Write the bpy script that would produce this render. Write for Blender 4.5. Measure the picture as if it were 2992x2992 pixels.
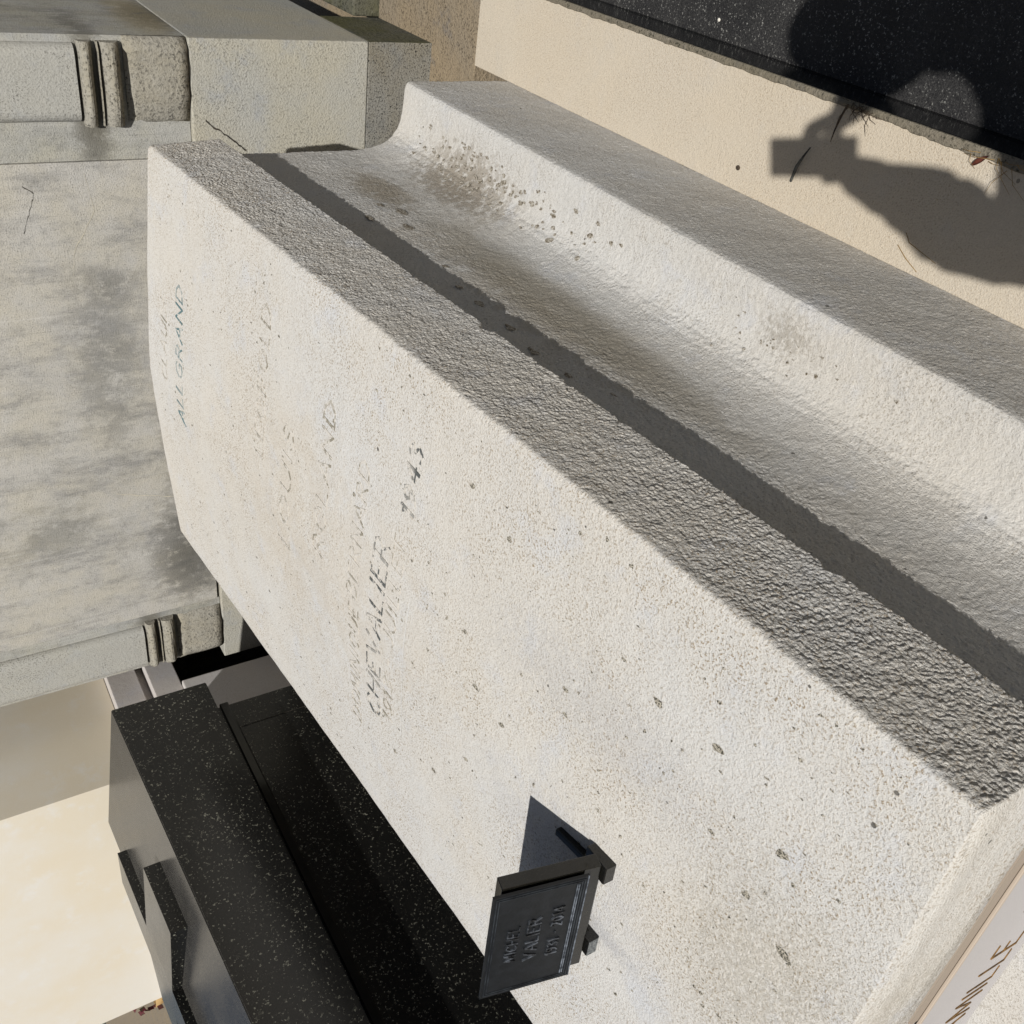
import bpy, bmesh, math, random
from mathutils import Vector, Matrix, noise
R_ = math.radians
random.seed(7)
S = bpy.context.scene
for o in list(bpy.data.objects): bpy.data.objects.remove(o)
COL = S.collection

# ------------------------------------------------------------------ camera
cam_d = bpy.data.cameras.new('camera')
cam_d.sensor_width = 36.0
cam_d.lens = 36.0 * 2880 / 2992
cam_d.clip_start = 0.02
cam_d.clip_end = 500
cam = bpy.data.objects.new('camera', cam_d)
M = Matrix(((0.1207, 0.8159, 0.5655), (-0.5174, 0.5379, -0.6656), (-0.8472, -0.2122, 0.4871)))
M = M.to_quaternion().to_matrix()
cam.matrix_world = Matrix.Translation((0, 0, 1.5)) @ M.to_4x4()
COL.objects.link(cam)
S.camera = cam

# ------------------------------------------------------------------ world and sun
SUN_DIR = Vector((-0.2183, 0.6499, -0.728)).normalized()
W = bpy.data.worlds.new('World'); S.world = W; W.use_nodes = True
nt = W.node_tree
bg = nt.nodes['Background']
sky = nt.nodes.new('ShaderNodeTexSky'); sky.sky_type = 'NISHITA'; sky.sun_disc = False
sky.sun_elevation = R_(46.7); sky.sun_rotation = R_(161.4)
sky.air_density = 1.0; sky.dust_density = 1.0
hsv = nt.nodes.new('ShaderNodeHueSaturation'); hsv.inputs['Saturation'].default_value = .85
nt.links.new(sky.outputs[0], hsv.inputs['Color']); nt.links.new(hsv.outputs[0], bg.inputs[0]); bg.inputs[1].default_value = 0.042
sd = bpy.data.lights.new('sun', 'SUN'); sd.energy = 4.6; sd.angle = R_(0.5); sd.color = (1.0, 0.985, 0.96)
sun = bpy.data.objects.new('sun', sd); sun.rotation_euler = SUN_DIR.to_track_quat('-Z', 'Y').to_euler()
sun.location = (2, -6, 8); COL.objects.link(sun)
S.view_settings.view_transform = 'Standard'; S.view_settings.look = 'None'
S.view_settings.exposure = 0.0; S.view_settings.gamma = 1.0
S.render.resolution_x = 1024; S.render.resolution_y = 1024
S.render.film_transparent = False

# ------------------------------------------------------------------ helpers
def s2l(c):
    return tuple(((v/255.)/12.92 if v/255. <= .04045 else ((v/255.+.055)/1.055)**2.4) for v in c) + (1,)

def mk(name, bm, mat, parent=None, origin=None, smooth=False, auto=None):
    """bm holds WORLD coordinates; the origin is moved to its base"""
    me = bpy.data.meshes.new(name)
    bmesh.ops.recalc_face_normals(bm, faces=bm.faces)
    vs = [v.co for v in bm.verts]
    if origin is None:
        xs = [v.x for v in vs]; ys = [v.y for v in vs]; zs = [v.z for v in vs]
        origin = Vector(((min(xs)+max(xs))/2, (min(ys)+max(ys))/2, min(zs)))
    origin = Vector(origin)
    for v in bm.verts: v.co -= origin
    bm.to_mesh(me); bm.free()
    if smooth:
        for p in me.polygons: p.use_smooth = True
    mats = mat if isinstance(mat, (list, tuple)) else [mat]
    for m_ in mats: me.materials.append(m_)
    o = bpy.data.objects.new(name, me); COL.objects.link(o)
    o['_w'] = tuple(origin)
    if parent is not None:
        o.parent = parent
        o.location = origin - Vector(parent['_w'])
    else:
        o.location = origin
    return o

def thing(name, label, cat, loc, group=None):
    o = bpy.data.objects.new(name, None); COL.objects.link(o)
    o.location = loc; o['_w'] = tuple(loc); o.empty_display_size = .1
    o['label'] = label; o['category'] = cat
    if group: o['group'] = group
    return o

def tag(o, label, cat, group=None):
    o['label'] = label; o['category'] = cat
    if group: o['group'] = group
    return o

def box(bm, x0, x1, y0, y1, z0, z1, bev=0.0, seg=2, zf=None):
    r = bmesh.ops.create_cube(bm, size=1)
    vs = r['verts']
    for v in vs:
        v.co.x = x0 if v.co.x < 0 else x1
        v.co.y = y0 if v.co.y < 0 else y1
        v.co.z = z0 if v.co.z < 0 else z1
        if zf: v.co.z = zf(v.co.x, v.co.y, v.co.z)
    if bev > 0:
        es = set()
        for v in vs: es.update(v.link_edges)
        bmesh.ops.bevel(bm, geom=list(es), offset=bev, segments=seg, affect='EDGES', profile=.5)
    return bm

def obox(bm, C, ax, ay, az, bev=0.0, seg=2):
    """box from corner C spanned by three vectors"""
    r = bmesh.ops.create_cube(bm, size=1); vs = r['verts']
    for v in vs:
        a, b, c = (v.co.x > 0), (v.co.y > 0), (v.co.z > 0)
        v.co = Vector(C) + Vector(ax)*a + Vector(ay)*b + Vector(az)*c
    if bev > 0:
        es = set()
        for v in vs: es.update(v.link_edges)
        bmesh.ops.bevel(bm, geom=list(es), offset=bev, segments=seg, affect='EDGES', profile=.5)
    return bm

def prism_y(bm, prof, y0, y1, bev=0.0):
    """(x,z) outline extruded along y"""
    a = [bm.verts.new((x, y0, z)) for x, z in prof]
    b = [bm.verts.new((x, y1, z)) for x, z in prof]
    n = len(prof)
    bm.faces.new(a); bm.faces.new(b[::-1])
    for i in range(n): bm.faces.new((a[i], b[i], b[(i+1) % n], a[(i+1) % n]))
    return bm

def tube(bm, pts, rad, n=6):
    rings = []
    for i, p in enumerate(pts):
        p = Vector(p)
        d = (Vector(pts[min(i+1, len(pts)-1)]) - Vector(pts[max(i-1, 0)])).normalized()
        u = d.orthogonal().normalized(); w = d.cross(u)
        r = rad[i] if isinstance(rad, (list, tuple)) else rad
        rings.append([bm.verts.new(p + (u*math.cos(2*math.pi*k/n)+w*math.sin(2*math.pi*k/n))*r) for k in range(n)])
    for a, b in zip(rings, rings[1:]):
        for k in range(n): bm.faces.new((a[k], a[(k+1) % n], b[(k+1) % n], b[k]))
    bm.faces.new(rings[0][::-1]); bm.faces.new(rings[-1])
    return bm

# ------------------------------------------------------------------ materials
class G:
    def __init__(s, name):
        s.m = bpy.data.materials.new(name); s.m.use_nodes = True
        s.t = s.m.node_tree; s.b = s.t.nodes['Principled BSDF']
        s.tc = s.t.nodes.new('ShaderNodeTexCoord')
    def N(s, typ, **kw):
        n = s.t.nodes.new(typ)
        for k, v in kw.items(): setattr(n, k, v)
        return n
    def L(s, a, b): s.t.links.new(a, b)
    def map(s, scale=(1, 1, 1), loc=(0, 0, 0), rot=(0, 0, 0)):
        m = s.N('ShaderNodeMapping'); m.inputs['Scale'].default_value = scale
        m.inputs['Location'].default_value = loc; m.inputs['Rotation'].default_value = rot
        s.L(s.tc.outputs['Object'], m.inputs[0]); return m.outputs[0]
    def noise(s, scale, detail=4, rough=.55, vec=None, dist=0):
        n = s.N('ShaderNodeTexNoise'); n.inputs['Scale'].default_value = scale
        n.inputs['Detail'].default_value = detail; n.inputs['Roughness'].default_value = rough
        n.inputs['Distortion'].default_value = dist
        s.L(vec or s.tc.outputs['Object'], n.inputs['Vector']); return n.outputs['Fac']
    def voro(s, scale, vec=None, rand=1.0, feat='F1'):
        n = s.N('ShaderNodeTexVoronoi'); n.feature = feat; n.inputs['Scale'].default_value = scale
        n.inputs['Randomness'].default_value = rand
        s.L(vec or s.tc.outputs['Object'], n.inputs['Vector']); return n
    def ramp(s, f, lo, hi, a=0., b=1., smooth=True):
        n = s.N('ShaderNodeMapRange'); n.interpolation_type = 'SMOOTHSTEP' if smooth else 'LINEAR'
        n.inputs[1].default_value = lo; n.inputs[2].default_value = hi
        n.inputs[3].default_value = a; n.inputs[4].default_value = b
        s.L(f, n.inputs[0]); return n.outputs[0]
    def math(s, op, a, b=None, clamp=False):
        n = s.N('ShaderNodeMath'); n.operation = op; n.use_clamp = clamp
        for i, v in enumerate((a, b)):
            if v is None: continue
            if isinstance(v, (int, float)): n.inputs[i].default_value = v
            else: s.L(v, n.inputs[i])
        return n.outputs[0]
    def mix(s, f, a, b, blend='MIX'):
        n = s.N('ShaderNodeMix'); n.data_type = 'RGBA'; n.blend_type = blend
        if isinstance(f, (int, float)): n.inputs[0].default_value = f
        else: s.L(f, n.inputs[0])
        for i, v in ((6, a), (7, b)):
            if isinstance(v, tuple): n.inputs[i].default_value = v
            else: s.L(v, n.inputs[i])
        return n.outputs[2]
    def blob(s, c, r):
        """soft ellipsoid mask in object coordinates"""
        v = s.N('ShaderNodeVectorMath'); v.operation = 'SUBTRACT'; s.L(s.tc.outputs['Object'], v.inputs[0]); v.inputs[1].default_value = c
        w = s.N('ShaderNodeVectorMath'); w.operation = 'DIVIDE'; s.L(v.outputs[0], w.inputs[0]); w.inputs[1].default_value = r
        l = s.N('ShaderNodeVectorMath'); l.operation = 'LENGTH'; s.L(w.outputs[0], l.inputs[0])
        return s.ramp(l.outputs['Value'], 1.0, .25)
    def bump(s, h, strength, dist, prev=None):
        n = s.N('ShaderNodeBump'); n.inputs['Strength'].default_value = strength
        n.inputs['Distance'].default_value = dist; s.L(h, n.inputs['Height'])
        if prev: s.L(prev, n.inputs['Normal'])
        return n.outputs[0]
    def fin(s, col, rough=.85, nrm=None, spec=.25):
        if isinstance(col, tuple): s.b.inputs['Base Color'].default_value = col
        else: s.L(col, s.b.inputs['Base Color'])
        if isinstance(rough, (int, float)): s.b.inputs['Roughness'].default_value = rough
        else: s.L(rough, s.b.inputs['Roughness'])
        s.b.inputs['Specular IOR Level'].default_value = spec
        if nrm: s.L(nrm, s.b.inputs['Normal'])
        return s.m

def limestone(name, base, warm, cool, grit, gb=(300, .0012), coarse=(90, .0015), mott=.5, pits=.5, stains=(), speck=.5, side=None, pitdark=(60, 55, 45)):
    g = G(name)
    big = g.noise(2.2, 5, .6); mid = g.noise(11, 5, .65); fine = g.noise(gb[0], 3, .7)
    c = g.mix(g.ramp(big, .35, .68, 0, mott), s2l(base), s2l(warm))
    c = g.mix(g.ramp(mid, .52, .75, 0, mott), c, s2l(cool))
    # grit: tiny darker grains gathered in loose clouds
    cloud = g.ramp(g.noise(5.5, 4, .6, vec=g.map(loc=(3, 7, 1))), .36, .62, .38, 1)
    grains = g.ramp(fine, .51, .66)
    c = g.mix(g.math('MULTIPLY', g.math('MULTIPLY', grains, cloud), speck), c, s2l(grit))
    dk = g.ramp(g.noise(gb[0]*.62, 4, .75, vec=g.map(loc=(2, 9, 5))), .60, .66)
    cl2 = g.ramp(g.noise(8, 5, .7, vec=g.map(loc=(7, 2, 8))), .40, .62, .12, 1)
    c = g.mix(g.math('MULTIPLY', g.math('MULTIPLY', dk, cl2), min(1, speck*.7)), c, s2l(tuple(v*.72 for v in grit)))
    lite = g.ramp(g.noise(gb[0]*.8, 2, .6, vec=g.map(loc=(5, 1, 2))), .58, .72, 0, .35)
    c = g.mix(lite, c, s2l(tuple(min(255, v+22) for v in base)))
    # pits and lichen specks
    v = g.voro(38, vec=g.map(loc=(1.3, .2, .5)))
    spotr = g.ramp(g.noise(9, 3, .6, vec=g.map(loc=(9, 2, 4))), .50, .70, .0, .17)
    sp = g.N('ShaderNodeMath'); sp.operation = 'LESS_THAN'
    dd = g.math('ADD', v.outputs['Distance'], g.math('MULTIPLY', g.noise(260, 2, .7), .12))
    g.L(dd, sp.inputs[0]); g.L(g.math('ADD', spotr, .02), sp.inputs[1])
    gate = g.math('GREATER_THAN', g.voro(38, vec=g.map(loc=(1.3, .2, .5))).outputs['Color'], .35)
    pm = g.math('MULTIPLY', g.math('MULTIPLY', sp.outputs[0], gate), pits)
    c = g.mix(pm, c, s2l(pitdark))
    for (ctr, rad, colr, amt, nsc, th) in stains:
        mk_ = g.blob(ctr, rad)
        nz = g.noise(nsc, 5, .72, vec=g.map(loc=(ctr[0]*3, ctr[1]*5, .3)))
        f = g.math('MULTIPLY', g.ramp(g.math('ADD', nz, g.math('MULTIPLY', mk_, .22)), th, th+.16), g.math('MULTIPLY', mk_, amt), clamp=True)
        c = g.mix(f, c, s2l(colr))
    hc = g.noise(coarse[0], 4, .62)
    ksc = 1.0
    n1 = g.bump(hc, 1.0, coarse[1])
    if side:  # hammer-dressed sides are rougher than the rubbed top
        nrm = g.N('ShaderNodeSeparateXYZ'); g.L(g.tc.outputs['Normal'], nrm.inputs[0])
        fx = g.ramp(nrm.outputs[0], .55, .95)
        hs = g.math('ADD', g.noise(side[0], 3, .6, vec=g.map(scale=(1, .75, 1.25))), g.math('MULTIPLY', g.noise(side[0]*2.4, 2, .6), .45))
        n1 = g.bump(g.math('MULTIPLY', hs, fx), 1.0, side[1], n1)
    n2 = g.bump(fine, 1.0, gb[1], n1)
    n3 = g.bump(g.math('MULTIPLY', pm, -1.0), .8, .0015, n2)
    return g.fin(c, .9, n3, .2)

def granite(name, base, fleck, rough=.12, amt=.6, dust=0., dustc=(120, 118, 112), fsc=260, bumpd=0.0, spec=.5):
    g = G(name)
    f1 = g.ramp(g.noise(fsc, 2, .6), .60, .72, 0, amt)
    f2 = g.ramp(g.noise(fsc*.35, 3, .7, vec=g.map(loc=(3, 3, 3))), .62, .75, 0, amt*.6)
    cl = g.ramp(g.noise(4, 4, .6), .3, .7, .35, 1)
    c = g.mix(g.math('MULTIPLY', f1, cl), s2l(base), s2l(fleck))
    c = g.mix(g.math('MULTIPLY', f2, cl), c, s2l(tuple(v*.6 for v in fleck)))
    r = rough
    if dust > 0:
        d = g.ramp(g.noise(7, 6, .7, vec=g.map(loc=(1, 8, 2))), .3, .75, dust*.45, dust)
        fd = g.ramp(g.noise(420, 2, .6), .35, .7, .3, 1)
        d = g.math('MULTIPLY', d, fd)
        c = g.mix(d, c, s2l(dustc))
        r = g.math('ADD', g.math('MULTIPLY', d, .9), rough, clamp=True)
    nb = g.bump(g.noise(fsc, 3, .6), 1, bumpd) if bumpd else None
    return g.fin(c, r, nb, spec)

def plain(name, col, rough=.6, col2=None, sc=60, bumpd=0, metal=0, spec=.4):
    g = G(name)
    c = s2l(col)
    if col2: c = g.mix(g.ramp(g.noise(sc, 4, .6), .35, .7), s2l(col), s2l(col2))
    n = g.bump(g.noise(sc*3, 3, .6), 1, bumpd) if bumpd else None
    m = g.fin(c, rough, n, spec); g.b.inputs['Metallic'].default_value = metal
    return m
# --MATS--
M_lid = limestone('lid_limestone', (203, 200, 194), (204, 196, 182), (196, 197, 199), (134, 112, 78), gb=(280, .0021), coarse=(70, .0014),
                  mott=.6, pits=.8, speck=.85, side=(330, .0035),
                  stains=(((.25, -.55, .05), (.16, .5, .3), (176, 174, 172), .35, 90, .55), ((-.12, -.62, .08), (.05, .22, .2), (150, 150, 152), .45, 110, .54), ((-.05, -.55, .05), (.22, .35, .3), (176, 176, 180), .3, 34, .58),
                          ((.02, .25, .1), (.5, .8, .3), (190, 178, 160), .4, 16, .55), ((.1, -.9, 0), (.4, .3, .3), (128, 118, 98), .35, 150, .60)))
M_body = limestone('body_limestone', (198, 195, 189), (194, 185, 170), (192, 193, 196), (120, 106, 84), gb=(280, .0018), coarse=(85, .0016),
                   mott=.5, pits=.8, speck=.55, side=(330, .003),
                   stains=(((.57, .72, .36), (.13, .40, .11), (122, 110, 92), .75, 52, .54), ((.52, .80, .5), (.04, .22, .10), (134, 122, 102), .7, 30, .52), ((.62, -.28, .33), (.09, .14, .07), (130, 120, 104), .5, 90, .60),
                           ((.52, .2, .53), (.05, .8, .10), (146, 134, 114), .4, 26, .58), ((.512, .1, .47), (.05, .75, .10), (146, 137, 120), .75, 7, .44)))
M_pave = limestone('beige_paving', (196, 185, 167), (199, 184, 160), (191, 183, 170), (158, 138, 112), gb=(300, .0018), coarse=(120, .0014), mott=.5, pits=.6, speck=.7)
M_head = limestone('headstone_limestone', (166, 164, 157), (170, 165, 150), (156, 158, 160), (84, 82, 76), gb=(220, .0018), coarse=(80, .0018), mott=.6, pits=.35, speck=.8)
M_lich = limestone('lichened_stone', (150, 146, 136), (148, 138, 114), (108, 108, 106), (46, 44, 40), gb=(130, .004), coarse=(45, .004), mott=.9, pits=.8, speck=1.0)
M_block = limestone('block_limestone', (168, 166, 158), (176, 168, 146), (154, 156, 158), (84, 82, 76), gb=(190, .0034), coarse=(70, .0016), mott=.7, pits=.4, speck=.6)
M_grey = limestone('dark_lichen_block', (138, 137, 132), (126, 118, 100), (110, 110, 108), (44, 44, 40), gb=(190, .004), coarse=(50, .003), mott=.9, pits=.8, speck=1.0)
M_ground = limestone('gritty_ground', (138, 126, 108), (146, 130, 106), (112, 108, 104), (66, 58, 46), gb=(150, .005), coarse=(40, .006), mott=1, pits=.6, speck=.9)
M_cream = limestone('cream_stone', (214, 208, 196), (212, 197, 168), (216, 214, 210), (206, 190, 162), gb=(500, .0002), coarse=(30, .0002), mott=.6, pits=0., speck=.2)
M_lilac = limestone('step_stone', (190, 186, 184), (188, 178, 166), (184, 182, 186), (120, 100, 80), gb=(300, .0006), coarse=(60, .0008), mott=.5, pits=.4, speck=.4)
M_panel = limestone('smooth_panel_stone', (176, 172, 170), (180, 174, 168), (172, 170, 172), (160, 152, 144), gb=(600, .0002), coarse=(60, .0002), mott=.4, pits=.1, speck=.2)
M_panelb = limestone('panel_bevel_stone', (156, 144, 130), (160, 144, 126), (152, 142, 132), (140, 128, 114), gb=(600, .0002), coarse=(60, .0002), mott=.4, pits=.1, speck=.2)
M_mortar = limestone('mortar', (124, 116, 102), (112, 104, 86), (104, 100, 94), (60, 58, 46), gb=(140, .004), coarse=(60, .004), mott=.8, pits=.6, speck=1.0)
M_moss = limestone('mossy_stone', (96, 94, 86), (84, 82, 52), (70, 72, 66), (26, 28, 18), gb=(110, .004), coarse=(50, .004), mott=1, pits=.6, speck=1.0)
M_gran = granite('black_granite_speckled', (17, 17, 16), (150, 148, 132), .20, 1.0, .05, fsc=150)
M_grantop = granite('black_granite_roof', (28, 28, 28), (120, 118, 108), .16, .6, .30, dustc=(150, 144, 134), fsc=230)
M_granw = granite('weathered_granite', (18, 18, 20), (170, 168, 160), .45, .95, .27, dustc=(128, 125, 120), fsc=230, bumpd=.0016, spec=.3)
M_graned = granite('polished_granite_edge', (9, 10, 11), (60, 62, 64), .12, .25, .03, fsc=330)
M_block_p = granite('plaque_granite', (15, 14, 11), (86, 82, 62), .12, .5, .03, fsc=480)
M_plate = plain('painted_plate', (17, 19, 21), .55, (25, 27, 30), 60, .0002, 0, .4)
M_platel = plain('plate_lettering', (16, 17, 19), .4, (84, 88, 94), 90, 0, 0, .5)
M_crack = plain('crack_dark', (40, 37, 32), .95, (70, 64, 54), 30)

def worn_paint(name, stone, paint, keep):
    g = G(name)
    n = g.ramp(g.noise(70, 4, .7), keep, keep+.07)
    n2 = g.ramp(g.noise(14, 2, .5), .38, .55, .55, 1)
    c = g.mix(g.math('MULTIPLY', n, n2), s2l(stone), s2l(paint))
    return g.fin(c, .85, g.bump(g.noise(330, 3, .7), 1, .0007), .2)
M_teal = worn_paint('teal_letter_paint', (196, 192, 184), (92, 116, 118), .395)
M_blackp = worn_paint('black_letter_paint', (196, 190, 180), (84, 86, 84), .452)
M_faint = worn_paint('faded_letter_paint', (198, 192, 182), (138, 132, 118), .478)
M_gold = plain('gilded_letters', (132, 98, 50), .6, (80, 60, 34), 90)

# ------------------------------------------------------------------ engraved stroke alphabet (x to the right, y up, cap height 1)
A_ = {
 'A': (.8, [[(0, 0), (.42, 1), (.8, 0)], [(.14, .35), (.67, .35)]]),
 'B': (.62, [[(0, 0), (0, 1), (.4, .97), (.52, .78), (.4, .56), (0, .53)], [(.4, .54), (.6, .3), (.45, .04), (0, 0)]]),
 'C': (.72, [[(.7, .82), (.5, .98), (.2, .9), (.02, .55), (.14, .14), (.45, 0), (.7, .16)]]),
 'D': (.75, [[(0, 0), (0, 1), (.4, .94), (.72, .55), (.5, .1), (0, 0)]]),
 'E': (.55, [[(.55, 1), (0, 1), (0, 0), (.55, 0)], [(0, .52), (.42, .52)]]),
 'F': (.52, [[(.52, 1), (0, 1), (0, 0)], [(0, .52), (.4, .52)]]),
 'G': (.78, [[(.7, .82), (.5, .98), (.2, .9), (.02, .5), (.16, .1), (.5, 0), (.72, .14), (.72, .45), (.5, .45)]]),
 'H': (.7, [[(0, 0), (0, 1)], [(.68, 0), (.68, 1)], [(0, .52), (.68, .52)]]),
 'I': (.1, [[(.05, 0), (.05, 1)]]),
 'J': (.4, [[(.38, 1), (.38, .2), (.2, 0), (0, .12)]]),
 'L': (.5, [[(0, 1), (0, 0), (.5, 0)]]),
 'M': (.9, [[(0, 0), (.1, 1), (.45, .2), (.8, 1), (.9, 0)]]),
 'N': (.75, [[(0, 0), (0, 1), (.7, 0), (.7, 1)]]),
 'O': (.8, [[(.4, 1), (.1, .8), (0, .5), (.1, .2), (.4, 0), (.7, .2), (.8, .5), (.7, .8), (.4, 1)]]),
 'P': (.58, [[(0, 0), (0, 1), (.42, .96), (.56, .74), (.42, .5), (0, .47)]]),
 'Q': (.8, [[(.4, 1), (.1, .8), (0, .5), (.1, .2), (.4, 0), (.7, .2), (.8, .5), (.7, .8), (.4, 1)], [(.45, .25), (.8, -.1)]]),
 'R': (.64, [[(0, 0), (0, 1), (.42, .96), (.56, .74), (.42, .5), (0, .47)], [(.3, .48), (.64, 0)]]),
 'S': (.56, [[(.52, .84), (.3, 1), (.06, .82), (.12, .6), (.46, .4), (.54, .18), (.3, 0), (0, .16)]]),
 'T': (.66, [[(0, 1), (.66, 1)], [(.33, 1), (.33, 0)]]),
 'U': (.7, [[(0, 1), (0, .25), (.2, 0), (.5, 0), (.7, .25), (.7, 1)]]),
 'V': (.76, [[(0, 1), (.38, 0), (.76, 1)]]),
 '1': (.25, [[(0, .8), (.2, 1), (.2, 0)]]),
 '2': (.55, [[(0, .78), (.2, 1), (.5, .84), (.48, .6), (0, 0), (.55, 0)]]),
 '3': (.52, [[(0, .9), (.28, 1), (.48, .8), (.2, .54), (.5, .3), (.3, 0), (0, .1)]]),
 '4': (.6, [[(.45, 0), (.45, 1), (0, .3), (.6, .3)]]),
 '9': (.56, [[(.1, 0), (.4, .2), (.54, .66), (.4, .95), (.16, .95), (.02, .72), (.16, .5), (.5, .58)]]),
 '8': (.54, [[(.26, .54), (.04, .76), (.26, 1), (.48, .76), (.26, .54), (0, .26), (.26, 0), (.52, .26), (.26, .54)]]),
 '0': (.56, [[(.28, 1), (.04, .75), (.04, .25), (.28, 0), (.52, .25), (.52, .75), (.28, 1)]]),
 '-': (.4, [[(.02, .48), (.38, .48)]]),
}
def strokes(bm, text, place, x0, x1, cap, w, slant=0.0, wfac=None):
    """place(u, v) -> (point, normal) of the stone surface; u runs along the line, v up the letters"""
    tot = sum(A_[c][0]+.28 if c != ' ' else .55 for c in text) - .28
    k = (x1-x0)/tot
    u = x0
    for c in text:
        if c == ' ': u += .55*k; continue
        wd, ps = A_[c]
        for pl in ps:
            pts = [(u + a*k + slant*b*cap, b*cap) for a, b in pl]
            for p, q in zip(pts, pts[1:]):
                d = Vector((q[0]-p[0], q[1]-p[1])); n_ = max(1, int(d.length/.02)); d.normalize()
                nn = Vector((-d.y, d.x)); ww = w*(.55 + .75*abs(d.y))*random.uniform(.85, 1.15)
                e = d*w*.3
                for i in range(n_):
                    a = Vector(p)*(1-i/n_) + Vector(q)*(i/n_); b2 = Vector(p)*(1-(i+1)/n_)+Vector(q)*((i+1)/n_)
                    if i == 0: a = a-e
                    if i == n_-1: b2 = b2+e
                    top, bot = [], []
                    for s_ in (a+nn*ww/2, b2+nn*ww/2, b2-nn*ww/2, a-nn*ww/2):
                        P, Nn = place(s_.x, s_.y)
                        top.append(bm.verts.new(P+Nn*random.uniform(.0011, .0014))); bot.append(bm.verts.new(P-Nn*.001))
                    bm.faces.new(top); bm.faces.new(bot[::-1])
                    for i2 in range(4): bm.faces.new((top[i2], bot[i2], bot[(i2+1) % 4], top[(i2+1) % 4]))
        u += (wd+.28)*k
    return bm

# ================================================================== THE SETTING
bm = bmesh.new()
n_ = 60
for i in range(2):
    pass
v4 = [bm.verts.new(p) for p in ((-60, -60, -.125), (60, -60, -.125), (60, 60, -.125), (-60, 60, -.125))]
bm.faces.new(v4)
gnd = mk('ground', bm, M_ground, origin=(0, 0, -.125)); gnd['kind'] = 'structure'
# gritty concrete behind the tombs
bm = bmesh.new(); box(bm, -3.3, .6, 2.533, 3.155, -.12, -.002, .003)
o = mk('concrete_strip', bm, M_ground); o['kind'] = 'structure'
# pale paving stone between the two tombs, thin mortar bead along its edge
bm = bmesh.new(); box(bm, -.546, -.322, -.9, 2.53, -.12, 0, .002)
o = mk('pavement', bm, M_pave); o['kind'] = 'structure'
bm = bmesh.new()
n_ = 420
rows = []
for i in range(n_+1):
    y = -.9 + 3.43*i/n_
    a = noise.noise(Vector((y*22, 1, 0)))*.005 + noise.noise(Vector((y*70, 5, 0)))*.003
    xi = -.3305 + a*.7 - (.004 if y < 1.1 else 0)
    h = .0025 + .002*noise.noise(Vector((y*40, 9, 2)))
    rows.append([bm.verts.new(p) for p in ((xi, y, -.0005), (xi+.002, y, h), (-.3225, y, h+.0005), (-.3175, y, .0005), (-.3165, y, -.02))])
for a, b in zip(rows, rows[1:]):
    for k in range(4): bm.faces.new((a[k], b[k], b[k+1], a[k+1]))
o = mk('mortar_joint', bm, M_mortar); o['kind'] = 'structure'

# rear boundary wall, then a taller wall added to darken a gap
t = tag(mk('boundary_or_filler_wall', box(bmesh.new(), -.5405, 3, 3.157, 3.75, -.12, .085, .006), M_moss), 'low mossy brown stone kerb wall beside the stepped headstone', 'wall')

tag(mk('boundary_or_filler_wall', box(bmesh.new(), -6, -2.73, 3.157, 3.35, -.12, 1.0, .006), M_moss), 'dark filler wall added to blacken the gap between the grey and the cream headstones', 'wall')  # added wall, stands in for deep shade left of the grey headstone

# ================================================================== MAIN TOMB
XC = -1.2215; XR = -.673; XL = -1.77
def lid_top(x, y):
    f = min(1, max(0, (y-.2)/1.2)); e = abs(x-XC)/.5485
    return .737+.0852*y + .042*f*(1-min(1, e)**1.25)
def lid_bot(y): return .569+.0848*y
tomb = thing('tomb', 'pale weathered limestone tomb with sloping lid carved with worn names', 'tomb', (XC, 1.25, 0))
def nz(p, s, a): return noise.noise(Vector(p)*s)*a
bm = bmesh.new()
Y0, Y1 = .226, 2.351
ny = 1500
ys = [Y0 + (Y1-Y0)*i/ny for i in range(ny+1)]
r = .009
def section(y, inset=0.0, zi=0.0):
    zb = lid_bot(y)+zi; zr = lid_top(XR, y); L = []
    def P(x, z): L.append((x, z))
    xr = XR-inset; xl = XL+inset
    nside = 118
    for i in range(nside+1): P(xr-.008*(i/nside), zb+.004 + (zr-zi-r-zb-.004)*i/nside)
    xr -= .008
    for k in (1, 2, 3): a = k*math.pi/8; P(xr-r+r*math.cos(a), zr-zi-r+r*math.sin(a))
    nt_ = 70
    for i in range(nt_+1):
        x = xr-r + (xl+r-(xr-r))*i/nt_; P(x, lid_top(x, y)-zi)
    for k in (1, 2, 3): a = math.pi/2+k*math.pi/8; P(xl+r+r*math.cos(a), zr-zi-r+r*math.sin(a))
    for i in range(6): P(xl, zr-zi-r + (zb-(zr-zi-r))*(i)/5)
    for i in range(1, 12): P(xl + (xr-.004-xl)*i/11, zb)
    return L
rings = []
full = [(Y0, .007, .007), (Y0+.0025, .0025, .0025), ] + [(y, 0, 0) for y in ys[2:-1]] + [(Y1-.002, .002, .002), (Y1, .006, .006)]
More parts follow.
